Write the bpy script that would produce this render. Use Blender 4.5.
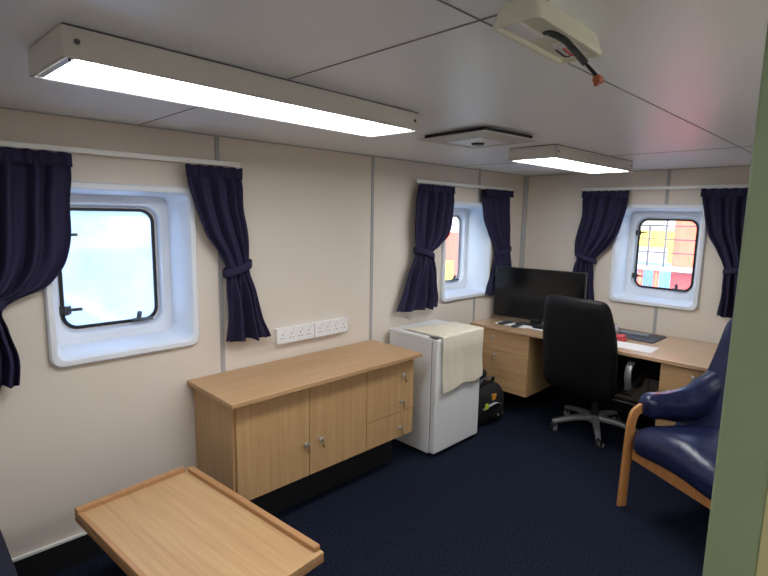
import bpy, bmesh, math, random
from mathutils import Vector, Matrix
random.seed(4)
for o in list(bpy.data.objects): bpy.data.objects.remove(o)
SC = bpy.context.scene
COL = SC.collection
PI = math.pi

# ------------------------------------------------------------------ camera, sky, sun, exposure
cd = bpy.data.cameras.new('camera'); cam = bpy.data.objects.new('camera', cd); COL.objects.link(cam)
cd.sensor_width = 36; cd.lens = 506.35 / 768 * 36; cd.clip_start = .02; cd.clip_end = 600
_f = Vector((-0.70057, 0.69920, -0.14251)); _r = Vector((0.70449, 0.70949, 0.01779)); _u = Vector((-0.11355, 0.08794, 0.98963))
m = Matrix((_r, _u, -_f)).transposed().to_4x4(); m.translation = Vector((2.611, 0, 1.695)); cam.matrix_world = m
SC.camera = cam

w = bpy.data.worlds.new('sky'); SC.world = w; w.use_nodes = True
nt = w.node_tree; bg = nt.nodes['Background']
sk = nt.nodes.new('ShaderNodeTexSky'); sk.sky_type = 'NISHITA'; sk.sun_disc = False
sk.sun_elevation = math.radians(28); sk.sun_rotation = math.radians(150); sk.air_density = 1.2; sk.dust_density = 2.0
nt.links.new(sk.outputs[0], bg.inputs[0]); bg.inputs[1].default_value = .5

sd = bpy.data.lights.new('sun', 'SUN'); sd.energy = 3.2; sd.angle = .01; sd.color = (1, .93, .82)
so = bpy.data.objects.new('sun', sd); COL.objects.link(so)
so.rotation_euler = Vector((-.55, .62, -.5)).to_track_quat('-Z', 'Y').to_euler()
LAMP = 9.0            # strength of the ceiling light diffusers

vs = SC.view_settings
SC.display_settings.display_device = 'sRGB'
vs.view_transform = 'Standard'; vs.look = 'None'; vs.gamma = 1; vs.exposure = 1.05; vs.use_curve_mapping = False

# ------------------------------------------------------------------ materials
def S(r, g, b):
    f = lambda c: ((c/255+.055)/1.055)**2.4 if c > 10 else c/255/12.92
    return (f(r), f(g), f(b), 1)
def mat(name, col, rough=.5, metal=0, spec=.5, **k):
    m = bpy.data.materials.new(name); m.use_nodes = True
    b = m.node_tree.nodes['Principled BSDF']
    b.inputs['Base Color'].default_value = col; b.inputs['Roughness'].default_value = rough
    b.inputs['Metallic'].default_value = metal; b.inputs['Specular IOR Level'].default_value = spec
    for a, v in k.items(): b.inputs[a.replace('_', ' ')].default_value = v
    return m
def nodes(m): return m.node_tree.nodes, m.node_tree.links, m.node_tree.nodes['Principled BSDF']
def noisy(m, scale, c1, c2, bump=0, stretch=(1, 1, 1), detail=4, bscale=None, lo=.35, hi=.65, dist=.01):
    N, Lk, b = nodes(m)
    tc = N.new('ShaderNodeTexCoord'); mp = N.new('ShaderNodeMapping'); mp.inputs['Scale'].default_value = stretch
    Lk.new(tc.outputs['Object'], mp.inputs[0])
    n = N.new('ShaderNodeTexNoise'); n.inputs['Scale'].default_value = scale; n.inputs['Detail'].default_value = detail
    Lk.new(mp.outputs[0], n.inputs['Vector'])
    r = N.new('ShaderNodeValToRGB'); r.color_ramp.elements[0].color = c1; r.color_ramp.elements[1].color = c2
    r.color_ramp.elements[0].position = lo; r.color_ramp.elements[1].position = hi
    Lk.new(n.outputs[0], r.inputs[0]); Lk.new(r.outputs[0], b.inputs['Base Color'])
    if bump:
        n2 = N.new('ShaderNodeTexNoise'); n2.inputs['Scale'].default_value = bscale or scale; n2.inputs['Detail'].default_value = 3
        Lk.new(mp.outputs[0], n2.inputs['Vector'])
        bp = N.new('ShaderNodeBump'); bp.inputs['Strength'].default_value = bump; bp.inputs['Distance'].default_value = dist
        Lk.new(n2.outputs[0], bp.inputs['Height']); Lk.new(bp.outputs[0], b.inputs['Normal'])
    return m
def wood(name, c1, c2, axis, rough=.42):
    st = [34, 34, 34]; st['xyz'.index(axis)] = 1.3
    return noisy(mat(name, c1, rough), 1.6, c1, c2, bump=.05, stretch=st, detail=5, lo=.3, hi=.7, dist=.002)

M = {}
M['wall'] = noisy(mat('cream_laminate', S(222, 213, 202), .5), 1.2, S(220, 211, 199), S(224, 215, 205))
M['ceiling'] = noisy(mat('ceiling_panel', S(244, 249, 255), .36), 2.2, S(242, 247, 254), S(246, 251, 255), bump=.04, bscale=1.5, dist=.02)
M['carpet'] = noisy(mat('navy_carpet', S(24, 32, 52), .95, spec=.1), 120, S(8, 11, 18), S(37, 45, 66), bump=.8, bscale=160, detail=3)
M['seam'] = mat('seam_grey', S(136, 136, 138), .6)
M['profile'] = mat('panel_profile_grey', S(168, 168, 170), .45)
M['skirting'] = mat('black_skirting', S(22, 23, 27), .6)
M['white'] = mat('white_plastic', S(236, 238, 240), .35)
M['trimwhite'] = mat('white_trim', S(240, 240, 236), .4)
M['grp'] = mat('white_window_liner', S(228, 234, 242), .3)
M['housing'] = mat('lamp_housing', S(205, 204, 200), .5)
M['lensrim'] = mat('lamp_rim', S(225, 226, 228), .4)
M['black'] = mat('black_rubber', S(24, 25, 28), .5)
M['greyrub'] = mat('grey_rubber', S(150, 155, 162), .5)
M['steel'] = mat('brushed_steel', S(205, 203, 198), .35, .7)
M['dsteel'] = mat('dark_steel', S(88, 90, 94), .4, .8)
M['beechv'] = wood('beech_vertical', S(184, 147, 102), S(199, 164, 119), 'z')
M['beechy'] = wood('beech_along_wall', S(180, 144, 105), S(194, 158, 118), 'y')
M['beechx'] = wood('beech_across', S(186, 148, 104), S(202, 166, 122), 'x')
M['edge'] = wood('beech_edge', S(170, 126, 84), S(188, 144, 100), 'x')
M['bent'] = wood('bent_beech', S(176, 120, 70), S(194, 138, 84), 'z', .35)
M['deskw'] = wood('desk_beech', S(188, 154, 120), S(204, 170, 134), 'x', .22)
M['deskw'].node_tree.nodes['Principled BSDF'].inputs['Coat Weight'].default_value = .5; M['deskw'].node_tree.nodes['Principled BSDF'].inputs['Coat Roughness'].default_value = .18
M['curtain'] = noisy(mat('navy_curtain', S(46, 44, 70), .85, spec=.15), 300, S(41, 39, 63), S(51, 49, 77), bump=.15, bscale=400, dist=.002)
M['fridge'] = noisy(mat('fridge_white', S(226, 228, 230), .35), 60, S(224, 226, 228), S(229, 231, 233))
M['towel'] = noisy(mat('cream_towel', S(226, 218, 200), .95, spec=.1), 160, S(218, 210, 190), S(234, 226, 208), bump=.5, bscale=220)
M['screen'] = mat('tv_screen', S(12, 13, 16), .16)
M['bezel'] = mat('black_bezel', S(16, 16, 18), .35)
M['blackleather'] = noisy(mat('black_leather', S(8, 8, 12), .55, spec=.3), 90, S(7, 7, 11), S(11, 11, 15), bump=.15, bscale=120, dist=.003)
M['blackfabric'] = mat('black_fabric', S(17, 18, 22), .8)
M['silver'] = mat('silver_paint', S(178, 180, 184), .35, .6)
M['leather'] = noisy(mat('navy_leather', S(27, 34, 68), .3), 60, S(23, 29, 58), S(33, 41, 78), bump=.25, bscale=14, dist=.012)
M['paper'] = mat('paper', S(238, 238, 236), .7)
M['remote'] = mat('remote_grey', S(52, 56, 70), .45)
M['pad'] = mat('dark_grey_pad', S(70, 74, 84), .6)
M['red'] = mat('red_plastic', S(196, 70, 74), .4)
M['clear'] = mat('clear_plastic', S(214, 218, 228), .2, Transmission_Weight=.5)
M['jamb'] = noisy(mat('pale_green_paint', S(140, 158, 124), .45), 3, S(138, 156, 122), S(143, 161, 127))
M['jamb2'] = mat('cream_paint', S(206, 198, 150), .5)
M['sofa'] = noisy(mat('dark_sofa_fabric', S(38, 40, 56), .9, spec=.15), 200, S(34, 36, 50), S(46, 48, 66), bump=.3)
M['lime'] = mat('lime_tag', S(206, 220, 60), .5)
M['amber'] = mat('amber_plastic', S(206, 140, 50), .5)
M['orangeblock'] = mat('terminal_orange', S(168, 88, 56), .5)
M['ivory'] = mat('ivory_plastic', S(226, 228, 212), .4)
M['brass'] = mat('key_metal', S(196, 186, 160), .3, 1)
M['hullorange'] = noisy(mat('orange_paint', S(236, 92, 62), .6), 1.5, S(232, 88, 58), S(240, 98, 70))
M['hullred'] = mat('red_oxide', S(180, 66, 66), .6)
M['yellow'] = mat('yellow_paint', S(240, 206, 60), .6)
M['bluecon'] = mat('blue_container', S(96, 140, 190), .6)
M['tealcon'] = mat('teal_container', S(70, 150, 160), .6)
M['palecon'] = mat('pale_container', S(190, 198, 210), .6)
M['water'] = noisy(mat('harbour_water', S(110, 140, 175), .3), 1.5, S(95, 128, 168), S(140, 165, 190), bump=.3)
M['concrete'] = noisy(mat('quay_concrete', S(150, 154, 160), .8), 2, S(138, 142, 150), S(164, 168, 174))
def emis(name, col, s):
    m = bpy.data.materials.new(name); m.use_nodes = True; N = m.node_tree.nodes; N.clear()
    e = N.new('ShaderNodeEmission'); e.inputs[0].default_value = col; e.inputs[1].default_value = s
    o = N.new('ShaderNodeOutputMaterial'); m.node_tree.links.new(e.outputs[0], o.inputs[0]); return m
M['lamp'] = emis('lit_diffuser', (.985, .99, 1, 1), LAMP)
def glass(name, dirt, col):
    m = bpy.data.materials.new(name); m.use_nodes = True; N = m.node_tree.nodes; Lk = m.node_tree.links; N.clear()
    t = N.new('ShaderNodeBsdfTransparent'); g = N.new('ShaderNodeBsdfGlossy'); g.inputs['Roughness'].default_value = .02
    mx = N.new('ShaderNodeMixShader'); mx.inputs[0].default_value = .05; Lk.new(t.outputs[0], mx.inputs[1]); Lk.new(g.outputs[0], mx.inputs[2])
    tr = N.new('ShaderNodeBsdfTranslucent'); tr.inputs[0].default_value = col
    tc = N.new('ShaderNodeTexCoord'); n = N.new('ShaderNodeTexNoise'); n.inputs['Scale'].default_value = 5; n.inputs['Detail'].default_value = 6
    Lk.new(tc.outputs['Object'], n.inputs['Vector'])
    mr = N.new('ShaderNodeMapRange'); mr.inputs['From Min'].default_value = .3; mr.inputs['From Max'].default_value = .7
    mr.inputs['To Min'].default_value = dirt*.7; mr.inputs['To Max'].default_value = min(1, dirt*1.25)
    Lk.new(n.outputs[0], mr.inputs[0])
    m2 = N.new('ShaderNodeMixShader'); Lk.new(mr.outputs[0], m2.inputs[0]); Lk.new(mx.outputs[0], m2.inputs[1]); Lk.new(tr.outputs[0], m2.inputs[2])
    o = N.new('ShaderNodeOutputMaterial'); Lk.new(m2.outputs[0], o.inputs[0]); return m
M['glassdirty'] = glass('salt_hazed_glass', .6, (.6, .67, .8, 1))
M['glass'] = glass('window_glass', .05, (.8, .9, 1, 1))

# ------------------------------------------------------------------ mesh helpers
class B:
    """collects shapes; build() links them as ONE mesh object"""
    def __init__(s): s.bm = bmesh.new()
    def _add(s, vs_, fs):
        v = [s.bm.verts.new(p) for p in vs_]
        for f in fs:
            try: s.bm.faces.new([v[i] for i in f])
            except ValueError: pass
        return v
    def box(s, a, b, bev=0, seg=2, T=None):
        t = bmesh.new(); bmesh.ops.create_cube(t, size=1)
        for v in t.verts: v.co = Vector([a[i] + (v.co[i]+.5)*(b[i]-a[i]) for i in range(3)])
        if bev: bmesh.ops.bevel(t, geom=t.edges[:], offset=bev, segments=seg, profile=.5, affect='EDGES')
        return s.merge(t, T)
    def merge(s, t, T=None):
        if T is not None:
            for v in t.verts: v.co = T @ v.co if isinstance(T, Matrix) else Vector(T(v.co))
        t.verts.index_update()
        s._add([v.co.copy() for v in t.verts], [[v.index for v in f.verts] for f in t.faces]); t.free(); return s
    def loops(s, L, cap0=True, cap1=True, closed=False):
        n = len(L[0]); vs_ = [p for l in L for p in l]; fs = []
        R = len(L)
        for i in range(R if closed else R-1):
            j = (i+1) % R
            for k in range(n):
                k2 = (k+1) % n; fs.append((i*n+k, i*n+k2, j*n+k2, j*n+k))
        if not closed:
            if cap0: fs.append(tuple(reversed(range(n))))
            if cap1: fs.append(tuple((R-1)*n+k for k in range(n)))
        s._add(vs_, fs); return s
    def cyl(s, p0, p1, r0, r1=None, n=20, bev=0):
        r1 = r0 if r1 is None else r1
        p0, p1 = Vector(p0), Vector(p1); d = (p1-p0).normalized()
        x = d.orthogonal().normalized(); y = d.cross(x)
        ring = lambda c, r: [c + x*r*math.cos(2*PI*k/n) + y*r*math.sin(2*PI*k/n) for k in range(n)]
        if bev: L = [ring(p0, r0-bev), ring(p0+d*bev, r0), ring(p1-d*bev, r1), ring(p1, r1-bev)]
        else: L = [ring(p0, r0), ring(p1, r1)]
        return s.loops(L)
    def sweep(s, path, prof, up=(0, 0, 1), closed=False):
        """prof: list of (side, up) offsets; path: points; section stays square to the path"""
        P = [Vector(p) for p in path]; up = Vector(up); L = []
        for i, p in enumerate(P):
            if closed: d = P[(i+1) % len(P)] - P[i-1]
            else: d = P[min(i+1, len(P)-1)] - P[max(i-1, 0)]
            d.normalize(); sd_ = d.cross(up)
            if sd_.length < 1e-4: sd_ = d.orthogonal()
            sd_.normalize(); u2 = sd_.cross(d)
            L.append([p + sd_*a + u2*b for a, b in prof])
        return s.loops(L, closed=closed)
    def tube(s, path, r, n=10, closed=False):
        P = [Vector(p) for p in path]; L = []; pu = None
        for i, p in enumerate(P):
            d = (P[(i+1) % len(P)] - P[i-1]) if closed else (P[min(i+1, len(P)-1)] - P[max(i-1, 0)])
            d.normalize()
            if pu is None: pu = d.orthogonal().normalized()
            pu = (pu - d*pu.dot(d)).normalized(); q = d.cross(pu)
            rr = r(i/(len(P)-1)) if callable(r) else r
            L.append([p + pu*rr*math.cos(2*PI*k/n) + q*rr*math.sin(2*PI*k/n) for k in range(n)])
        return s.loops(L, closed=closed)
    def rbox(s, size, r, n=8, T=None, bulge=(0, 0, 0)):
        """soft cushion: rounded box with bulging faces"""
        t = bmesh.new(); bmesh.ops.create_cube(t, size=2); bmesh.ops.subdivide_edges(t, edges=t.edges[:], cuts=n, use_grid_fill=True)
        h = Vector(size)/2
        for v in t.verts:
            p = v.co.copy(); q = Vector([p[i]*h[i] for i in range(3)])
            c = Vector([max(-(h[i]-r), min(h[i]-r, q[i])) for i in range(3)]); d = q-c
            if d.length > 1e-9:
                # spread the corner rows evenly, then push to radius
                q = c + d.normalized()*r
            for i in range(3):
                j, k = (i+1) % 3, (i+2) % 3
                q[i] += p[i]*bulge[i]*max(0, 1-p[j]**2)*max(0, 1-p[k]**2)
            v.co = q
        return s.merge(t, T)
    def sphere(s, c, r, n=12, sc=(1, 1, 1)):
        t = bmesh.new(); bmesh.ops.create_uvsphere(t, u_segments=n*2, v_segments=n, radius=r)
        return s.merge(t, lambda v: (c[0]+v.x*sc[0], c[1]+v.y*sc[1], c[2]+v.z*sc[2]))
    def build(s, name, material, parent=None, smooth=None, sub=0, solid=0, kind=None):
        bmesh.ops.recalc_face_normals(s.bm, faces=s.bm.faces[:])
        me = bpy.data.meshes.new(name); s.bm.to_mesh(me); s.bm.free()
        o = bpy.data.objects.new(name, me); COL.objects.link(o); me.materials.append(material)
        if smooth:
            for p in me.polygons: p.use_smooth = True
            if smooth is not True: me.set_sharp_from_angle(angle=math.radians(smooth))
        if solid:
            md = o.modifiers.new('thickness', 'SOLIDIFY'); md.thickness = solid; md.offset = 0
        if sub:
            md = o.modifiers.new('soft', 'SUBSURF'); md.levels = sub; md.render_levels = sub
        if parent: o.parent = parent
        if kind: o['kind'] = kind
        return o
def thing(name, label, cat, loc=(0, 0, 0), rz=0, group=None):
    o = bpy.data.objects.new(name, None); COL.objects.link(o); o.empty_display_size = .05
    o.location = loc; o.rotation_euler = (0, 0, rz)
    return tag(o, label, cat, group)
def tag(o, label, cat, group=None):
    o['label'] = label; o['category'] = cat
    if group: o['group'] = group
    return o
def struct(name, b, material, parent=None, **k):
    o = b.build(name, material, parent, **k)
    if not parent: o['kind'] = 'structure'
    return o
def bez(P, n=24):
    """Catmull-Rom through points"""
    P = [Vector(p) for p in P]; Q = [P[0]*2-P[1]] + P + [P[-1]*2-P[-2]]; out = []
    for i in range(1, len(Q)-2):
        for k in range(n):
            t = k/n; a, b_, c, d = Q[i-1:i+3]
            out.append(.5*((2*b_) + (c-a)*t + (2*a-5*b_+4*c-d)*t*t + (3*b_-a-3*c+d)*t**3))
    out.append(P[-1]); return out
def rrect(w, h, r, n=8):
    out = []
    for cx, cy, a0 in ((w/2-r, h/2-r, 0), (-w/2+r, h/2-r, 90), (-w/2+r, -h/2+r, 180), (w/2-r, -h/2+r, 270)):
        for k in range(n+1):
            a = math.radians(a0+90*k/n); out.append((cx+r*math.cos(a), cy+r*math.sin(a)))
    return out
def rprof(w, h, r): return rrect(w, h, r, 3)

# ------------------------------------------------------------------ room shell
L, H = 4.536, 2.1
XR, YF = 3.2, -.68
b = B(); b.box((-.3, YF-.3, -.1), (XR+.3, L+.3, 0)); struct('floor', b, M['carpet'])
b = B(); b.box((-.3, YF-.3, H), (XR+.3, L+.3, H+.15)); struct('ceiling', b, M['ceiling'])
def holed(a0, a1, holes, put):
    """wall slab from a0 to a1 with rectangular holes (a, b, z0, z1)"""
    b = B()
    A = sorted({a0, a1, *[h[0] for h in holes], *[h[1] for h in holes]})
    for i in range(len(A)-1):
        p, q = A[i], A[i+1]; mid = (p+q)/2
        hz = [h for h in holes if h[0] < mid < h[1]]
        if not hz: put(b, p, q, 0, H)
        else:
            put(b, p, q, 0, hz[0][2]); put(b, p, q, hz[0][3], H)
    return b
W1, W2, W3, ZC = .838, 3.605, 1.232, 1.402
hw, hh = .315, .39
b = holed(YF-.3, L+.3, [(W1-hw, W1+hw, ZC-hh, ZC+hh), (W2-hw, W2+hw, ZC-hh, ZC+hh)], lambda b, p, q, z0, z1: b.box((-.26, p, z0), (0, q, z1)))
struct('wall_left', b, M['wall'])
b = holed(0, XR+.3, [(W3-hw, W3+hw, ZC-hh, ZC+hh)], lambda b, p, q, z0, z1: b.box((p, L, z0), (q, L+.26, z1)))
struct('wall_back', b, M['wall'])
b = B(); b.box((0, YF-.2, 0), (XR, YF, H)); struct('wall_front', b, M['wall'])
b = B(); b.box((XR, YF-.2, 0), (XR+.2, L, H)); struct('wall_right', b, M['wall'])
# partition whose painted end stands close to the camera on the right
b = B(); b.box((2.482, .8, 0), (XR, .87, H), .004); struct('wall_partition', b, M['jamb2'])
b = B(); b.box((2.471, .79, 0), (2.530, .88, H), .004); struct('trim_1', b, M['jamb'])
# skirting and its white top strip
b = B(); b.box((0, YF, 0), (.012, L, .138)); struct('baseboard_left', b, M['skirting'])
b = B(); b.box((0, YF, .138), (.016, L, .152), .002); struct('trim_2', b, M['trimwhite'])
b = B(); b.box((.016, L-.012, 0), (XR, L, .098)); struct('baseboard_back', b, M['skirting'])
b = B(); b.box((.016, L-.016, .098), (XR, L, .112), .002); struct('trim_3', b, M['trimwhite'])
# vertical panel joint profiles
k = 4
for y in (1.324, 2.475):
    b = B(); b.box((0, y-.013, .152), (.006, y+.013, H), .002); struct('trim_%d' % k, b, M['profile']); k += 1
for z0, z1 in ((.152, ZC-.42), (ZC+.42, H)):
    b = B(); b.box((0, 3.743, z0), (.006, 3.769, z1), .002); struct('trim_%d' % k, b, M['profile']); k += 1
    b = B(); b.box((1.263, L-.006, z0 if z0 > 1 else .112), (1.289, L, z1), .002); struct('trim_%d' % k, b, M['profile']); k += 1
b = B(); b.loops([[(0, L, z), (0, L-.035, z), (.012, L-.035, z), (.035, L-.012, z), (.035, L, z)] for z in (.152, H)]); struct('trim_%d' % k, b, M['profile']); k += 1
# ceiling panel joints
for a, c in (((0, .924, H-.002), (XR, .928, H)), ((1.95, YF, H-.002), (1.9535, L, H)), ((0, 3.40, H-.002), (XR, 3.4035, H))):
    b = B(); b.box(a, c); struct('trim_%d' % k, b, M['seam']); k += 1
# shadow-gap cornice along both window walls
b = B(); b.box((0, YF, H-.006), (.008, L, H)); struct('trim_%d' % k, b, M['profile']); k += 1
b = B(); b.box((.008, L-.008, H-.006), (XR, L, H)); struct('trim_%d' % k, b, M['profile']); k += 1

# ------------------------------------------------------------------ windows
def window(n, put, gl, rub, hinges):
    """put(u, v, d): u along the wall, v height from centre, d towards the room"""
    e = bpy.data.objects.new('window_%d' % n, None); COL.objects.link(e); e['kind'] = 'structure'
    lp = lambda w_, h_, r, d: [put(u, v, d) for u, v in rrect(w_, h_, r, 8)]
    b = B()
    b.loops([lp(.69, .835, .05, 0), lp(.69, .835, .05, .022), lp(.676, .821, .045, .03), lp(.632, .777, .04, .03), lp(.62, .765, .04, .022),
             lp(.585, .735, .05, -.2), lp(.51, .65, .085, -.205), lp(.495, .635, .08, -.212), lp(.488, .628, .08, -.25), lp(.455, .595, .07, -.252), lp(.455, .595, .07, -.262), lp(.66, .80, .03, -.262)], cap0=False, cap1=False)
    b.build('window_liner', M['grp'], e, smooth=35)
    b = B(); b.loops([lp(.466, .606, .072, -.242), lp(.466, .606, .072, -.2535), lp(.434, .574, .06, -.2535), lp(.434, .574, .06, -.242)], closed=True)
    b.build('gasket', rub, e, smooth=35)
    b = B(); b.loops([lp(.452, .592, .066, -.254), lp(.452, .592, .066, -.248)])
    b.build('pane', gl, e)
    for u, v in hinges:
        b = B()
        pts = lambda u0, v0, d0, u1, v1, d1: [put(u_, v_, d_) for d_ in (d0, d1) for (u_, v_) in ((u0, v0), (u1, v0), (u1, v1), (u0, v1))]
        def bx(u0, v0, d0, u1, v1, d1):
            q = pts(u0, v0, d0, u1, v1, d1); b._add(q, [(0, 1, 2, 3), (4, 5, 6, 7), (0, 1, 5, 4), (1, 2, 6, 5), (2, 3, 7, 6), (3, 0, 4, 7)])
        bx(u-.03, v-.02, -.237, u+.022, v+.02, -.222); b.cyl(put(u, v-.022, -.214), put(u, v+.022, -.214), .011)
        bx(u+.012, v-.006, -.228, u+.07, v+.008, -.214)
        b.build('hinge', M['dsteel'], e)
    b = B(); u0 = .12
    b.cyl(put(u0, -.29, -.222), put(u0, -.245, -.2), .012, n=12); b.cyl(put(u0-.03, -.285, -.215), put(u0+.07, -.288, -.215), .009, n=10)
    b.build('latch', M['dsteel'], e, smooth=35)
    return e
window(1, lambda u, v, d: Vector((d, W1+u, ZC+v)), M['glassdirty'], M['black'], ((-.215, .17), (-.215, -.2)))
window(2, lambda u, v, d: Vector((d, W2+u, ZC+v)), M['glass'], M['greyrub'], ())
window(3, lambda u, v, d: Vector((W3+u, L-d, ZC+v)), M['glass'], M['black'], ((-.225, .18), (-.225, -.2)))

# ------------------------------------------------------------------ ceiling fittings
def light(name_label, x0, x1, y0, y1, h, rz=0):
    t = thing('ceiling_light', name_label, 'ceiling light', ((x0+x1)/2, (y0+y1)/2, H), rz, group='ceiling lights')
    X, Y = (x1-x0)/2, (y1-y0)/2
    b = B(); z1 = -h
    ring = lambda a, z: [(X-a, Y-a, z), (-X+a, Y-a, z), (-X+a, -Y+a, z), (X-a, -Y+a, z)]
    b.loops([ring(0, -.005), ring(0, z1), ring(.006, z1-.002), ring(.01, z1), ring(.012, z1+.02)], cap1=True)
    b.build('housing', M['housing'], t)
    b = B(); b.box((-X+.004, -Y+.004, -.0055), (X-.004, Y-.004, 0)); b.build('shadow_gap_plate', M['dsteel'], t)  # inset and coloured dark to draw the shadow gap under the ceiling
    b = B(); b.box((-X+.014, -Y+.03, z1+.004), (X-.014, Y-.014, z1+.012)); b.build('diffuser', M['lamp'], t)
    b = B(); b.box((-X+.013, -Y+.013, z1+.001), (X-.013, -Y+.029, z1+.006)); b.build('end_rim', M['lensrim'], t)
    for y in (-Y+.03, Y-.03):
        b = B(); b.cyl((X-.001, y, -h*.5), (X+.003, y, -h*.5), .006, n=10); b.build('screw', M['dsteel'], t)
    for y in (-Y+.02, Y-.02):
        b = B(); b.cyl((X-.02, y, z1-.006), (X-.02, y, z1+.002), .004, n=8); b.build('clip', M['dsteel'], t)
    return t
light('long rectangular ceiling light with lit diffuser nearest the camera, beside the big left window', 0.975, 1.25, .315, 1.565, .07, .045)
light('lit rectangular ceiling light farther back, above the desk and office chair', .95, 1.25, 2.69, 3.79, .073, -.02)
light('added unseen ceiling light behind the camera, brightening the cabin', 2.45, 2.7, -.62, -.1, .07)  # added fill lamp out of view, lifts ceiling, partition end and foreground
light('added unseen ceiling light behind the right partition, brightening the cabin', 2.76, 3.04, 1.2, 2.4, .07)  # added fill lamp hidden by the partition, lifts fridge and sideboard fronts

t = thing('air_vent', 'square stepped ceiling air diffuser with dark round hub, between the two lights', 'air vent', (1.07, 2.19, H), rz=-.08)
b = B(); b.box((-.19, -.19, -.02), (.19, .19, 0)); b.build('shadow_gap_neck', M['black'], t)  # black so that the gap above the outer plate reads as shadow
b = B()
sq = lambda a, z: [(a, a, z), (-a, a, z), (-a, -a, z), (a, -a, z)]
b.loops([sq(.215, -.02), sq(.215, -.026), sq(.14, -.036), sq(.13, -.033), sq(.13, -.024)], cap0=True, cap1=True); b.build('outer_plate', M['housing'], t)
b = B(); b.loops([sq(.112, -.025), sq(.112, -.034), sq(.07, -.038)]); b.build('centre_plate', M['white'], t)
b = B(); b.cyl((0, 0, -.036), (0, 0, -.046), .036, .03, 24); b.build('hub', M['black'], t, smooth=35)

t = thing('emergency_light_base', 'opened ivory plastic ceiling fitting with its cover missing and bare wires hanging', 'light fitting', (2.058, 1.03, H), rz=.03)
b = B()
lp = lambda w_, h_, r, z: [(u, v, z) for u, v in rrect(w_, h_, r, 5)]
b.loops([lp(.078, .28, .015, 0), lp(.088, .294, .018, -.008), lp(.104, .306, .014, -.040), lp(.102, .304, .014, -.045), lp(.088, .29, .012, -.045), lp(.084, .286, .012, -.036)], cap1=True)
b.build('tray', M['ivory'], t, smooth=35)
b = B(); b.box((-.036, -.13, -.041), (.0, -.03, -.035), .002); b.build('mounting_block', M['white'], t)
b = B(); b.box((-.012, .03, -.043), (.03, .125, -.035), .002); b.build('mounting_block', M['white'], t)
b = B(); b.cyl((.014, -.04, -.038), (.014, -.04, -.0355), .012, n=14); b.build('cable_hole', M['black'], t)
cb = bez([(.015, -.04, -.036), (.045, -.035, -.055), (.075, -.05, -.085), (.098, -.05, -.112)], 8)
b = B(); b.tube(cb, .0065, 10); b.build('cable', mat('grey_cable', S(66, 70, 70), .55), t, smooth=True)
wr = None
for s_ in (-1, 1):
    b = B(); b.tube(bez([(.098, -.05, -.112), (.108, -.048+.005*s_, -.124), (.118, -.04+.006*s_, -.137)], 5), .0028, 8); wr = b.build('wire', M['black'], t, smooth=True)
    b = B(); b.tube(bez([(-.004+.008*s_, .05, -.043), (.008+.008*s_, .075, -.054), (.014+.006*s_, .10, -.043)], 6), .002, 6); b.build('wire', M['red'] if s_ > 0 else M['black'], t, smooth=True)
b = B(); b.box((.112, -.047, -.149), (.126, -.026, -.136), .002); b.box((.114, -.044, -.155), (.122, -.036, -.149), .001)
b.build('terminal_block', M['orangeblock'], t)

# ------------------------------------------------------------------ curtain rails and curtains
def rail(label, p0, p1, nrm):
    p0, p1, nrm = Vector(p0), Vector(p1), Vector(nrm)
    t = thing('curtain_rail', label, 'curtain rail', (p0+p1)/2, group='white curtain rails')
    h = (p1-p0)/2; b = B()
    b.sweep([-h, h], rprof(.012, .024, .003)); b.build('track', M['trimwhite'], t)
    for f in (-.8, 0, .8):
        b = B(); c = h*f; b.sweep([c+nrm*.003, c-nrm*.055], rprof(.02, .012, .002)); b.build('bracket', M['trimwhite'], t)
    return t
RZ = 1.95
rail('white curtain rail above the big left window', (.06, .02, RZ), (.06, 1.425, RZ), (1, 0, 0))
rail('white curtain rail above the far window on the left wall', (.06, 2.87, RZ), (.06, 4.2, RZ), (1, 0, 0))
rail('white curtain rail above the back wall window', (.60, L-.06, RZ), (2.0, L-.06, RZ), (0, -1, 0))

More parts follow.
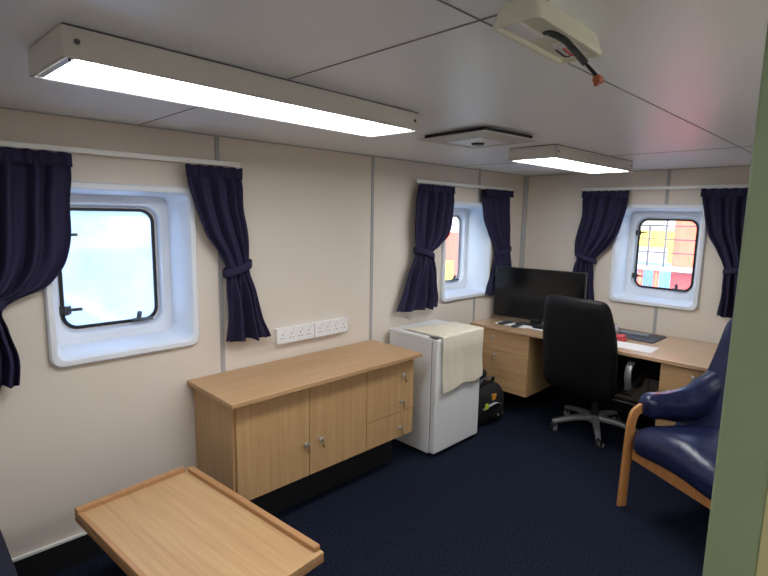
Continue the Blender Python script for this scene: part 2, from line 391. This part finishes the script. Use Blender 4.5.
def lerp_rows(rows, z):
    for i in range(len(rows)-1):
        if rows[i][0] >= z >= rows[i+1][0]:
            z0, a0, b0 = rows[i]; z1, a1, b1 = rows[i+1]; t = (z0-z)/(z0-z1)
            # monotone-ish cubic through neighbours
            pa = rows[max(i-1, 0)]; pn = rows[min(i+2, len(rows)-1)]
            def c(k):
                m0 = (rows[i+1][k]-pa[k])/max(1e-6, pa[0]-z1)*(z0-z1); m1 = (pn[k]-rows[i][k])/max(1e-6, z0-pn[0])*(z0-z1)
                h = t*t*(3-2*t)
                return (2*t**3-3*t*t+1)*rows[i][k] + (t**3-2*t*t+t)*m0*.8 + h*rows[i+1][k] + (t**3-t*t)*m1*.8
            return c(1), c(2)
    return rows[-1][1:]
def curtain(label, put, rows, tie, folds, seed, tk=1):
    """rows (z, a, b) from top to bottom; put(a, off, z) gives a point; tie = (z, slope)"""
    rnd = random.Random(seed); top, bot = rows[0][0], rows[-1][0]
    base = put((rows[0][1]+rows[0][2])/2, .06, top)
    t = thing('curtain', label, 'curtain', base, group='navy tied-back curtains')
    P = lambda a, o, z: put(a, o, z) - base
    ph = [rnd.uniform(-.5, .5) for _ in range(8)]
    n, R = 110, 70; Ls = []
    zt, sl = tie
    for i in range(R+1):
        z = top - (top-bot)*i/R; a, c = lerp_rows(rows, z); row = []
        for k in range(n+1):
            s = k/n; y = a+(c-a)*s
            zz = z
            dt = abs(z - zt)
            f = min(1, dt/.13)
            up = max(0, min(1, (top-z)/.1))
            amp = (.010 + .018*up) * (.45+.55*f) + (.012 if z < zt else 0)*f
            wv = math.sin(2*PI*folds*(s + .04*math.sin(2.2*s*PI+ph[0])) + ph[1] + .5*math.sin((top-z)*5+ph[2]))
            wv += .45*math.sin(2*PI*folds*1.63*s + ph[3] + (top-z)*3.2) * up
            env = .35 + .65*math.sin(PI*max(.06, min(.94, s)))
            belly = .02*math.sin(PI*s)*up*f + .03*(1-f)*math.sin(PI*s)
            off = .064 + amp*wv*env + belly
            edge = .004*math.sin(z*21+ph[4])*up
            if z < zt and i == R: pass
            row.append(P(y + edge*(1 if s > .5 else -1)*abs(2*s-1), max(.022, off)*tk, zz + (.008*math.sin(2*PI*folds*s+ph[1]) - .012*(s-.5) if i == R else 0)))
        Ls.append(row)
    b = B(); vs_ = [p for r in Ls for p in r]; W = n+1
    b._add(vs_, [(i*W+k, i*W+k+1, (i+1)*W+k+1, (i+1)*W+k) for i in range(R) for k in range(n)])
    b.build('drape', M['curtain'], t, smooth=True, solid=.004)
    # gathered heading
    a, c = rows[0][1:]
    hr = []
    for i, z in enumerate((top+.004, top-.006, top-.03, top-.055)):
        hr.append([P(a-.004+(c-a+.008)*k/160, .085 + (.007 if i < 3 else .004)*math.sin(2*PI*folds*1.8*k/160+ph[5]+.8*math.sin(.11*k)), z + (.0025*math.sin(2*PI*folds*1.3*k/160+ph[6]) if i == 0 else 0)) for k in range(161)])
    b = B(); b._add([p for r in hr for p in r], [(i*161+k, i*161+k+1, (i+1)*161+k+1, (i+1)*161+k) for i in range(3) for k in range(160)])
    b.build('heading_tape', M['curtain'], t, smooth=True, solid=.003)
    # tie band
    a, c = lerp_rows(rows, zt); w_ = (c-a)/2+.003; cm = (a+c)/2
    lp = []
    for dz, g in ((.022, 0), (.017, .005), (-.017, .005), (-.022, 0)):
        lp.append([P(cm+(w_+g)*math.cos(q), .068*tk+(.05+g)*tk*math.sin(q), zt+dz+sl*math.cos(q)) for q in [2*PI*j/40 for j in range(40)]])
    b = B(); b.loops(lp, cap0=False, cap1=False); b.build('tieback', M['curtain'], t, smooth=50, solid=.003)
    return t
left = lambda a, o, z: Vector((o, a, z))
back = lambda a, o, z: Vector((a, L-o, z))
curtain('navy curtain tied back left of the big window, at the photo edge', left,
        [(1.93, .13, .614), (1.75, .12, .607), (1.48, .12, .575), (1.37, .12, .50), (1.31, .14, .36), (1.27, .13, .325), (1.2, .10, .345), (1.08, .06, .375), (.96, .03, .362)], (1.29, .02), 6, 1)
curtain('navy curtain tied back right of the big left window, above the sideboard', left,
        [(1.925, 1.118, 1.419), (1.75, 1.15, 1.432), (1.6, 1.205, 1.452), (1.48, 1.28, 1.462), (1.40, 1.315, 1.468), (1.36, 1.318, 1.468), (1.25, 1.322, 1.50), (1.1, 1.318, 1.545), (.978, 1.31, 1.59)], (1.39, .025), 4, 2)
curtain('navy curtain tied back left of the far left-wall window, widely flared hem', left,
        [(1.925, 2.885, 3.309), (1.7, 2.85, 3.30), (1.55, 2.855, 3.255), (1.46, 2.87, 3.15), (1.41, 2.87, 3.07), (1.36, 2.85, 3.09), (1.2, 2.78, 3.13), (1.05, 2.72, 3.17), (.975, 2.69, 3.16)], (1.41, -.03), 5, 3)
curtain('navy curtain tied back in the corner, right of the far window and behind the television', left,
        [(1.93, 3.745, 4.19), (1.7, 3.78, 4.21), (1.55, 3.87, 4.225), (1.44, 3.96, 4.245), (1.38, 4.0, 4.25), (1.33, 3.995, 4.26), (1.2, 3.96, 4.3), (1.08, 3.9, 4.33), (.98, 3.88, 4.34)], (1.38, .02), 5, 4, .62)
curtain('navy curtain tied back left of the back wall window, behind the television', back,
        [(1.93, .616, 1.005), (1.75, .622, .995), (1.6, .60, .955), (1.47, .575, .885), (1.38, .575, .80), (1.335, .60, .745), (1.28, .585, .75), (1.15, .56, .765), (.985, .54, .778)], (1.355, -.03), 5, 5)
curtain('navy curtain tied back right of the back window, beside the pale green door edge', back,
        [(1.93, 1.537, 1.97), (1.75, 1.565, 1.965), (1.6, 1.61, 1.96), (1.47, 1.675, 1.955), (1.38, 1.72, 1.94), (1.33, 1.74, 1.93), (1.2, 1.735, 1.94), (1.08, 1.73, 1.97), (.975, 1.725, 1.99)], (1.345, .025), 5, 6)

# ------------------------------------------------------------------ sockets on the left wall
def sockets(y0, label):
    t = thing('socket_strip', label, 'socket', (0, y0, .952), group='white socket strips')
    b = B(); b.box((0, .004, -.044), (.034, .276, .044), .003); b.build('back_box', M['white'], t)
    b = B(); b.box((.034, 0, -.048), (.042, .28, .048), .003); b.build('face_plate', M['white'], t)
    for k in range(4):
        yc = .04+.066*k
        b = B(); b.box((.042, yc+.012, .018), (.046, yc+.026, .038), .001); b.build('switch', M['white'], t)
        b = B()
        for dy, dz, ww, hh_ in ((0, .008, .004, .010), (-.011, -.016, .008, .005), (.011, -.016, .008, .005)):
            b.box((.0415, yc+dy-ww/2, dz-hh_/2), (.0428, yc+dy+ww/2, dz+hh_/2))
        b.build('socket_outlet', M['pad'], t)
sockets(1.658, 'white multi-socket strip above the sideboard, nearer one of the pair')
sockets(1.942, 'white multi-socket strip above the sideboard, farther one nearer the fridge')

# ------------------------------------------------------------------ sideboard
t = thing('sideboard', 'long low beech sideboard with two doors and three drawers against the left wall', 'sideboard', (0, 1.11, 0))
b = B(); b.box((.008, 0, .772), (.497, 1.372, .797), .003); b.build('worktop', M['beechy'], t)
b = B(); b.box((.008, .036, .243), (.427, 1.345, .772), .002); b.build('carcass', M['beechv'], t)
b = B(); b.box((.02, .12, 0), (.30, 1.30, .243)); b.build('shade_plinth', M['skirting'], t)  # coloured black to stand in for the shade under the carcass
def knob(par, x, y, z, key=True):
    h = bpy.data.objects.new('knob', None)
    b = B(); b.cyl((x-.002, y, z), (x+.012, y, z), .007, n=14); b.cyl((x+.010, y, z), (x+.026, y, z), .0135, .015, 16, .002)
    o = b.build('knob', M['steel'], par, smooth=40)
    bpy.data.objects.remove(h)
    if key:
        b = B(); b.box((x+.026, y-.001, z-.005), (x+.040, y+.001, z+.005)); b.cyl((x+.036, y+.004, z-.034), (x+.036, y+.008, z-.034), .009, n=12); b.box((x+.034, y+.003, z-.03), (x+.037, y+.007, z))
        b.build('key', M['brass'], par)
def front(par, name, y0, y1, z0, z1, ky, kz):
    b = B(); b.box((.428, y0+.002, z0+.002), (.447, y1-.002, z1-.002), .001); o = b.build(name, M['beechv'], par)
    knob(o, .447, ky, kz); return o
Y0 = 1.11
front(t, 'door', .046, .488, .243, .77, 1.565-Y0, .44)
front(t, 'door', .488, .92, .243, .77, 1.665-Y0, .44)
front(t, 'drawer', .92, 1.345, .5733, .77, 2.338-Y0, .668)
front(t, 'drawer', .92, 1.345, .418, .5767, 2.326-Y0, .492)
front(t, 'drawer', .92, 1.345, .243, .418, 2.314-Y0, .318)

# ------------------------------------------------------------------ fridge with towel
FY = 2.635
t = thing('fridge', 'small white under-counter fridge between the sideboard and the desk', 'fridge', (0.036, FY, 0))
b = B(); b.box((0, 0, .02), (.405, .532, .835), .006); b.build('cabinet_body', M['fridge'], t)
b = B(); b.box((-.0, -.002, .835), (.41, .534, .862), .006); b.build('top_panel', M['fridge'], t)
b = B(); b.box((.412, 0, .03), (.459, .532, .858), .010, 3); d = b.build('door', M['fridge'], t)
b = B(); b.box((.405, .006, .035), (.413, .526, .852)); b.build('door_seal', M['greyrub'], d)
b = B(); b.box((.38, .004, .858), (.45, .03, .868), .002); b.build('hinge_cover', M['pad'], t)
b = B(); b.box((.03, .02, 0), (.38, .51, .02)); b.build('base', M['black'], t)
# towel: over the top, over the door edge and down the front
pr = []
for k in range(26): pr.append((.176+.325*k/25, .868))
for k in range(1, 7):
    a = PI/2*k/6; pr.append((.501+.005*math.sin(a), .868-.005+.005*math.cos(a)-.001))
for k in range(1, 41): pr.append((.506+.004*math.sin(k*.2), .862-.392*k/40))
rows_ = []
for i, (x, z) in enumerate(pr):
    r = []
    for j in range(61):
        s = j/60; y = 2.684+.482*s
        dr = max(0, (.86-z)/.39)
        w_ = .006*dr*math.sin(s*9+1)+.004*dr*math.sin(s*23+z*5)
        zz = z
        if i > 32: zz = z + dr*(.022*s - .012*math.sin(s*PI*3.2)*dr)
        xx = x + abs(w_) + .0
        if i < 26: zz += .002*abs(math.sin(s*14+x*30)) ; xx = x + (.10*(s-.5)*-1 if False else 0) + (.05*(1-i/25)*math.sin(s*3.3-1.2))
        r.append((xx, y + (.006*math.sin(z*14) if i > 32 else 0), zz+.0015))
    rows_.append(r)
b = B(); b._add([Vector(p) for r in rows_ for p in r], [(i*61+j, i*61+j+1, (i+1)*61+j+1, (i+1)*61+j) for i in range(len(pr)-1) for j in range(60)])
tag(b.build('towel', M['towel'], smooth=True, solid=.003), 'cream cloth draped over the top and front of the white fridge', 'towel')

# ------------------------------------------------------------------ bag by the fridge
t = thing('tool_bag', 'black bag with straps and a lime tag, on the floor between fridge and desk', 'bag', (.31, 3.44, 0))
b = B(); b.rbox((.26, .34, .30), .07, 8, T=lambda p: (p.x + .03*math.sin(p.y*9), p.y, p.z+.15+.02*math.sin(p.x*14+p.y*8)), bulge=(.02, .02, .03)); b.build('bag_body', M['blackfabric'], t, smooth=True)
b = B(); b.rbox((.12, .26, .13), .04, 6, T=lambda p: (p.x-.05, p.y-.02+.1*p.z, p.z+.36)); b.build('top_pouch', M['blackfabric'], t, smooth=True)
b = B(); b.sweep(bez([(.02, -.1, .28), (.07, -.08, .38), (.09, 0, .40), (.07, .09, .37), (.03, .1, .28)], 8), rprof(.006, .03, .002), up=(1, 0, .2)); b.build('strap', M['pad'], t, smooth=35)
b = B(); b.sweep(bez([(.13, -.12, .16), (.16, -.02, .20), (.155, .08, .17), (.12, .14, .06)], 8), rprof(.005, .025, .002), up=(1, 0, 0)); b.build('strap', M['greyrub'], t, smooth=35)
b = B(); b.box((.145, -.125, .17), (.155, -.085, .215), .003); b.build('tag', M['lime'], t)
b = B(); b.box((.13, -.02, .22), (.15, .03, .27), .004); b.build('buckle', M['amber'], t)
b = B(); b.box((.15, .05, .075), (.158, .13, .10), .002); b.build('label_patch', M['paper'], t)

# ------------------------------------------------------------------ desk along the back wall
DY = 3.70
t = thing('desk', 'long beech desk with drawer pedestals running along the back wall', 'desk', (0, DY, 0))
b = B(); b.box((.008, 0, .733), (2.35, L-DY-.02, .759), .003); b.build('desktop', M['deskw'], t)
def pedestal(x0, x1, name_):
    b = B(); b.box((x0, .05, .20), (x1, .72, .733), .002); p = b.build('pedestal', M['beechv'], t)
    for z0, z1, kz in ((.548, .728, .672), (.20, .548, .512)):
        b = B(); b.box((x0+.001, .03, z0+.0012), (x1-.001, .0495, z1-.0012), .0015); d = b.build('drawer', M['beechx'], p)
        xk = x0 + .205 + (.02 if kz < .6 else 0)
        b = B(); b.cyl((xk, .031, kz), (xk, .016, kz), .006, n=12); b.cyl((xk, .018, kz), (xk, .004, kz), .012, .0135, 16, .002); b.box((xk+.003, -.008, kz-.036), (xk+.007, .004, kz+.004))
        b.build('knob', M['steel'], p, smooth=40)
pedestal(.04, .578, 'l'); pedestal(1.575, 2.15, 'r')
b = B(); b.tube([(.578, .55, .22), (1.575, .55, .22)], .012, 12); b.build('foot_rail', M['dsteel'], t, smooth=35)
b = B(); b.box((.578, .70, .40), (1.575, .715, .733)); b.build('modesty_panel', M['skirting'], t)

# television
DT = .759
t = thing('television', 'black flat screen television on the desk in the corner', 'television', (.474, 4.02, DT), rz=.14)
b = B(); b.box((-.40, -.012, .045), (.40, .02, .497), .006); b.box((-.25, .02, .08), (.25, .055, .36), .012); b.build('bezel', M['bezel'], t)
b = B(); b.box((-.39, -.0135, .062), (.39, -.0115, .488)); b.build('screen', M['screen'], t)
b = B(); b.box((-.03, -.0145, .049), (.03, -.012, .058), .001); b.build('logo_plate', M['dsteel'], t)
b = B(); b.box((-.17, -.05, .0005), (.17, .07, .010), .004); b.box((-.05, .0, .006), (.05, .018, .08)); b.build('stand', M['bezel'], t)

def sheet(x, y, rz, w_, h_, label, z, col='paper', name='paper_sheet', cat='paper', th=.0012):
    b = B(); b.box((-w_/2, -h_/2, 0), (w_/2, h_/2, th))
    o = b.build(name, M[col]); o.location = (x, y, z); o.rotation_euler = (0, 0, rz); return tag(o, label, cat)
sheet(.32, 3.90, .05, .30, .12, 'white paper under the two remote controls on the desk', DT)
sheet(.62, 3.955, -.04, .29, .17, 'white paper under the dark case, left of the office chair back', DT)
sheet(1.33, 3.91, .04, .297, .21, 'white paper sheet on the desk right of the office chair', DT)
def remote(x, y, rz, label, w_=.046, l=.15):
    t = thing('remote_control', label, 'remote control', (x, y, DT+.0012), rz, 'remote controls on the desk')
    b = B(); b.box((-w_/2, -l/2, 0), (w_/2, l/2, .018), .006, 3); b.build('case', M['remote'], t, smooth=40)
    b = B()
    for i in range(6):
        for j in range(3): b.box((-.014+.011*j, -l*.35+.018*i, .0175), (-.006+.011*j, -l*.35+.018*i+.010, .0195), .001)
    b.build('buttons', M['pad'], t)
remote(.255, 3.885, -.18, 'grey remote control on the desk under the television, left one of two')
remote(.385, 3.86, .10, 'grey remote control on the desk under the television, right one of two')
b = B(); b.rbox((.15, .06, .032), .014, 6); o = b.build('glasses_case', M['blackfabric'], smooth=True); o.location = (.575, 3.935, DT+.0012+.016); o.rotation_euler = (0, 0, .1)
tag(o, 'small black oblong case on white paper, left of the office chair back', 'case')
t = thing('desk_pad', 'flat dark grey desk pad under the back wall window', 'desk pad', (1.21, 4.285, DT), rz=-.03)
b = B(); b.box((-.19, -.155, 0), (.19, .155, .008), .002); b.build('pad', M['pad'], t)
b = B(); b.box((-.13, .02, .008), (.10, .07, .024), .004); tag(b.build('pencil_tray', M['greyrub']), 'slim grey tray lying on the dark desk pad', 'tray').location = (1.21, 4.27, DT)
b = B(); b.rbox((.10, .07, .05), .02, 6, T=lambda p: (p.x*(1-.25*(p.z > 0)), p.y, p.z)); o = b.build('pouch', M['red'], smooth=True); o.location = (1.19, 4.03, DT+.026)
tag(o, 'small pinkish red packet on the desk beside the office chair', 'packet')
b = B(); prof = [(.03, 0), (.032, .004), (.032, .05), (.026, .062), (.012, .07), (.012, .08)]
b.loops([[(r*math.cos(2*PI*k/18), r*math.sin(2*PI*k/18), z) for k in range(18)] for r, z in prof]); o = b.build('bottle', M['clear'], smooth=40); o.location = (1.075, 4.22, DT+.008)
tag(o, 'small clear plastic bottle on the dark desk pad beside the chair back', 'bottle')

# ------------------------------------------------------------------ office chair (faces the desk, +y local)
t = thing('office_chair', 'high-backed black office chair with silver arms and star base, at the desk', 'office chair', (1.06, 3.97, 0), rz=-.10)
CW = lambda h: .215 + .055*math.sin(PI*min(1, max(0, (h-.02)/.95))*.75+.35)
def back_T(p):
    h = (p.z+.36)/.72                                   # 0 bottom .. 1 top
    w_ = 1.05 - .20*max(0, (h-.5)/.5)**1.7 - .04*max(0, (.25-h)/.25)
    y = p.y - .11*h - .02 + .05*math.sin(PI*h)*.4 - .03*math.cos(p.x/.27*1.3)*1
    return (p.x*w_, y-.262, p.z+.755)
b = B(); b.rbox((.56, .11, .74), .052, 14, T=back_T, bulge=(0, .03, 0)); b.build('backrest', M['blackleather'], t, smooth=True, sub=1)
b = B(); b.rbox((.36, .05, .045), .02, 6, T=lambda p: (p.x, p.y-.40, p.z+1.098-.05*(p.x/.2)**2)); b.build('top_roll', M['blackleather'], t, smooth=True, sub=1)
b = B(); b.rbox((.52, .50, .13), .055, 10, T=lambda p: (p.x, p.y+.02, p.z+.46-.02*(p.y > .15)), bulge=(0, 0, .02)); b.build('seat', M['blackleather'], t, smooth=True, sub=1)
for s_ in (-1, 1):
    pth = bez([(s_*.26, -.10, .44), (s_*.315, -.16, .48), (s_*.325, -.20, .56), (s_*.325, -.19, .64), (s_*.322, -.13, .67), (s_*.32, .0, .675), (s_*.318, .09, .655), (s_*.316, .12, .6), (s_*.30, .08, .50), (s_*.26, .02, .44)], 8)
    b = B(); b.sweep(pth, rprof(.045, .022, .008), up=(1, 0, 0)) if False else b.sweep(pth, [(q[0]*.5, q[1]*1.9) for q in rprof(.045, .022, .008)], up=(1, 0, 0))
    a = b.build('armrest', M['blackfabric'], t, smooth=40)
    b = B(); b.sweep([Vector((q.x+s_*.004, q.y-.004, q.z)) for q in pth[6:32]], [(q[0]*.56, q[1]*2.0) for q in rprof(.045, .022, .008)], up=(1, 0, 0)); b.build('silver_trim', M['silver'], a, smooth=40)
    b = B(); b.rbox((.062, .22, .03), .014, 6, T=lambda p: (p.x+s_*.321, p.y-.05, p.z+.688-.18*abs(p.y)**2)); b.build('arm_pad', M['blackleather'], a, smooth=True)
b = B(); b.box((-.11, -.13, .365), (.11, .13, .395), .01); b.box((-.03, -.22, .36), (.03, -.08, .385), .005); b.tube([(.08, 0, .375), (.28, .0, .37)], .006, 8); b.build('mechanism', M['blackfabric'], t)
b = B(); b.sweep([(0, -.12, .385), (0, -.24, .40), (0, -.30, .47), (0, -.315, .60)], rprof(.08, .014, .004)); b.build('back_bracket', M['blackfabric'], t)
b = B(); b.cyl((0, 0, .085), (0, 0, .24), .032, .030, 20); b.cyl((0, 0, .24), (0, 0, .37), .018, n=16); b.build('gas_column', M['black'], t, smooth=40)
b = B(); b.cyl((0, 0, .075), (0, 0, .135), .05, .042, 24, .006); b.build('hub', M['silver'], t, smooth=40)
RR = .335
for k in range(5):
    a = math.radians(-72 + 72*k + 16); dx, dy = math.cos(a), math.sin(a)
    pth = bez([(dx*.035, dy*.035, .112), (dx*.16, dy*.16, .108), (dx*.27, dy*.27, .088), (dx*RR, dy*RR, .075)], 6)
    b = B(); L_ = []
    sdv = Vector((-dy, dx, 0))
    for i, p in enumerate(pth):
        f = i/(len(pth)-1); ww = .030-.012*f; hh_ = .020-.007*f
        L_.append([p+sdv*u+Vector((0, 0, v)) for u, v in rrect(ww*2, hh_*2, .008*(1-.4*f), 3)])
    b.loops(L_); leg = b.build('leg', M['silver'], t, smooth=40)
    cx, cy = dx*RR, dy*RR
    b = B(); b.cyl((cx, cy, .045), (cx, cy, .078), .009, n=10); b.rbox((.05, .05, .035), .012, 4, T=lambda p: (p.x+cx+.01, p.y+cy, p.z+.044)); c_ = b.build('castor', M['black'], t, smooth=40)
    q = a+.7; ax = Vector((-math.sin(q), math.cos(q), 0)); c0 = Vector((cx+.012, cy, .0262))
    for s_ in (-1, 1):
        b = B(); b.cyl(c0+ax*s_*.008, c0+ax*s_*.026, .026, n=18, bev=.003); b.build('wheel', M['silver'] if s_ > 0 else M['dsteel'], c_, smooth=40)

# ------------------------------------------------------------------ navy leather armchair (front is -y local)
t = thing('armchair', 'navy leather armchair with bent beech frame, beside the pale green door edge', 'armchair', (2.084, 3.155, 0), rz=math.radians(-30))
prf = [(q[0], q[1]) for q in rprof(.055, .024, .006)]
for s_ in (-1, 1):
    x = s_*.32
    pth = [(x, -.345, 0), (x, -.340, .2), (x, -.332, .42), (x, -.326, .52), (x, -.308, .575), (x, -.27, .602), (x, -.21, .612), (x, -.05, .602), (x, .15, .565), (x, .30, .50), (x, .355, .44), (x, .37, .36), (x, .385, .18), (x, .40, 0)]
    b = B(); b.sweep(bez(pth, 5), [(v, u) if False else (u, v) for u, v in prf], up=(0, .3, 1) if False else (1, 0, 0)); b.build('side_frame', M['bent'], t, smooth=40)
for y, z in ((-.315, .335), (.33, .27)):
    b = B(); b.box((-.295, y-.012, z-.032), (.295, y+.012, z+.032), .005); b.build('cross_rail', M['bent'], t)
for s_ in (-1, 1):
    b = B(); b.box((s_*.275-.014, -.30, .29), (s_*.275+.014, .33, .335), .004); b.build('seat_rail', M['bent'], t)
def seat_T(p):
    return (p.x*(1.0+.03*(p.y < 0)), p.y-.015, p.z+.425-.10*(p.y-.0)*.7 - .03*max(0, (-p.y-.22)/.12)**2 + .012*math.cos(p.x*10))
b = B(); b.rbox((.60, .68, .17), .07, 14, T=seat_T, bulge=(0, 0, .025)); st = b.build('seat', M['leather'], t, smooth=True, sub=1)
for k in range(3):
    b = B(); b.sphere(((-1+k)*.13, -.06, .508), .012, 6, (1, 1, .4)); b.build('button', M['leather'], st, smooth=True)
def bk_T(p):
    h = (p.z+.39)/.78
    wsc = 1.32 - .34*h + .02*math.sin(PI*h)
    return (p.x*wsc, p.y + .16 + .25*h + .05*math.sin(PI*h*1.2) - .10*(abs(p.x)/.3)**2*(1-.5*h), p.z+.77)
b = B(); b.rbox((.62, .16, .78), .07, 14, T=bk_T, bulge=(0, .03, 0)); b.build('backrest', M['leather'], t, smooth=True, sub=1)
b = B(); b.rbox((.44, .10, .2), .045, 8, T=lambda p: (p.x, p.y+.27, p.z+1.02), bulge=(0, .03, 0)); b.build('head_cushion', M['leather'], t, smooth=True, sub=1)
for s_ in (-1, 1):
    def arm_T(p, s_=s_):
        f = (p.y+.33)/.66                              # 0 front .. 1 back
        lift = .02 + .5*max(0, f-.4)**1.6
        hh_ = 1.1 + .9*max(0, f-.2)
        wr_ = .007*math.sin(p.y*38+p.z*20)
        return (s_*.315 + p.x*(1+.25*f) - s_*.02*f + wr_, p.y*.93+.035, .60 + p.z*hh_ + lift - .05*f)
    b = B(); b.rbox((.13, .66, .13), .055, 14, T=arm_T, bulge=(.01, 0, .01)); b.build('arm_pad', M['leather'], t, smooth=True, sub=1)

# ------------------------------------------------------------------ coffee table
t = thing('coffee_table', 'low beech coffee table with raised edge strips, in front at lower left', 'coffee table', (.819, .763, 0), rz=math.radians(5.3))
LX, LY, TZ = .472, .251, .47
b = B(); b.box((-LX, -LY, TZ-.018), (LX, LY, TZ), .002); b.build('tabletop', M['beechx'], t)
b = B(); b.box((-LX, -LY, TZ-.040), (LX, LY, TZ-.021), .002); b.build('lower_leaf', M['edge'], t)
for a, c in (((-LX, -LY, TZ), (-LX+.028, LY-.034, TZ+.020)), ((-LX+.034, LY-.028, TZ), (LX-.02, LY, TZ+.020)), ((-LX+.026, -LY, TZ), (LX-.03, -LY+.02, TZ+.006))):
    b = B(); b.box(a, c, .003); b.build('edge_strip', M['edge'], t)
for sx in (-1, 1):
    for sy in (-1, 1):
        b = B(); x, y = sx*(LX-.27)+.06, sy*(LY-.12); b.box((x-.025, y-.025, 0), (x+.025, y+.025, TZ-.085), .004); b.build('leg', M['edge'], t)
b = B(); b.box((-LX+.22, -LY+.07, TZ-.085), (LX-.12, LY-.05, TZ-.0405), .003); b.build('apron', M['edge'], t)

# ------------------------------------------------------------------ sofa behind the coffee table (only its corner shows)
t = thing('sofa', 'dark navy fabric sofa, only its corner showing at the lower left', 'sofa', (.05, -.63, 0))
b = B(); b.box((0, .05, .06), (1.75, .82, .26), .02); b.build('base', M['sofa'], t)
for k in range(2):
    b = B(); b.rbox((.86, .68, .16), .05, 8, T=lambda p: (p.x+.44+.87*k, p.y+.54, p.z+.35), bulge=(0, 0, .015)); b.build('seat_cushion', M['sofa'], t, smooth=True)
b = B(); b.rbox((1.75, .2, .5), .07, 8, T=lambda p: (p.x+.875, p.y+.11-.06*p.z, p.z+.52)); b.build('backrest', M['sofa'], t, smooth=True)
for x in (.06, 1.69):
    for y in (.1, .77):
        b = B(); b.cyl((x, y, 0), (x, y, .07), .02, n=12); b.build('foot', M['black'], t)

# ------------------------------------------------------------------ the harbour outside
GZ = -4.0
b = B(); b.box((-260, -150, GZ-.2), (160, 320, GZ)); o = struct('ground', b, M['water'])
b = B(); b.box((-60, 26, GZ), (40, 60, GZ+.8)); tag(b.build('quay', M['concrete']), 'pale concrete quay beyond the back wall window', 'quay')
t = thing('ship_superstructure', 'big orange painted ship structure filling the right of the back window', 'ship', (-.25, 15, GZ))
b = B(); b.box((-1.30, 0, 4.45), (3.5, 4, 12), .03); b.build('upper_wall', M['hullorange'], t)
b = B(); b.box((-1.30, .05, 0), (3.5, 4, 4.38), .03); b.build('lower_wall', M['hullred'], t)
b = B(); b.box((-2.2, -.5, 4.38), (3.5, .0, 4.47)); b.build('walkway', M['palecon'], t)
for z in (4.85, 5.2, 5.55):
    b = B(); b.tube([(-2.2, -.47, z), (2.5, -.47, z)], .018, 6); b.build('guard_rail', M['dsteel'], t)
for x in (-2.2, -1.75, -1.35):
    b = B(); b.tube([(x, -.47, 4.4), (x, -.47, 6.0 if x > -1.5 else 5.55)], .03, 6); b.build('post', M['dsteel'], t)
for x in (-1.95, -1.55):
    b = B(); b.tube([(x, -.3, 0), (x, -.3, 4.4)], .07, 8); b.build('support', M['hullorange'], t)
def container(x, y, z, sx, sy, sz, m_, label):
    t = thing('cargo_container', label, 'container', (x, y, z), group='cargo containers outside')
    b = B(); b.box((0, 0, 0), (sx, sy, sz), .03)
    for k in range(int(sx/.3)): b.box((.1+.3*k, -.03, .1), (.25+.3*k, 0, sz-.1))
    for k in range(int(sy/.3)): b.box((sx, .1+.3*k, .1), (sx+.03, .25+.3*k, sz-.1))
    b.build('box', M[m_], t)
q = GZ+.8
container(-9.2, 30, q, 3.2, 2.4, 2.4, 'bluecon', 'blue cargo container on the quay outside the back window')
container(-11.6, 34.8, q, 3.6, 2.4, 3.05, 'palecon', 'white cargo container in front of the yellow one, outside the back window')
container(-11, 38, q, 2.6, 2.4, 4.15, 'yellow', 'yellow cargo container on the quay outside the back window')
container(-11, 46, q, 6.0, 2.4, 5.0, 'palecon', 'white cargo container far off outside the back window')
q = GZ
b = B(); b.box((-60, 8, GZ), (-10, 25.9, GZ+.6)); tag(b.build('quay', M['concrete']), 'pale concrete quay beyond the left wall windows', 'quay')
container(-19.2, 24.2, GZ+.6, 2.2, 1.6, 2.3, 'yellow', 'yellow cargo container outside the far left wall window')
container(-25, 29.6, GZ+.8, 2.4, 5.0, 3.6, 'hullorange', 'orange cargo container outside the far left wall window')
container(-36, 40, GZ+.8, 3, 9.0, 4.7, 'palecon', 'white cargo container behind the orange one, left wall window')
container(-13.7, 17.6, GZ+.6, 1.6, 2.4, 1.9, 'tealcon', 'low teal cargo container outside the far left wall window')
t = thing('shore_building', 'long pale warehouse on the far shore outside the big left window', 'building', (-90, 18, GZ))
b = B(); b.box((0, 0, 0), (10, 30, 5), .05); b.build('wall', M['palecon'], t)
b = B(); b.loops([[(-.3, y, 5), (10.3, y, 5), (5, y, 6.6)] for y in (-.3, 30.3)]); b.build('roof', M['bluecon'], t)
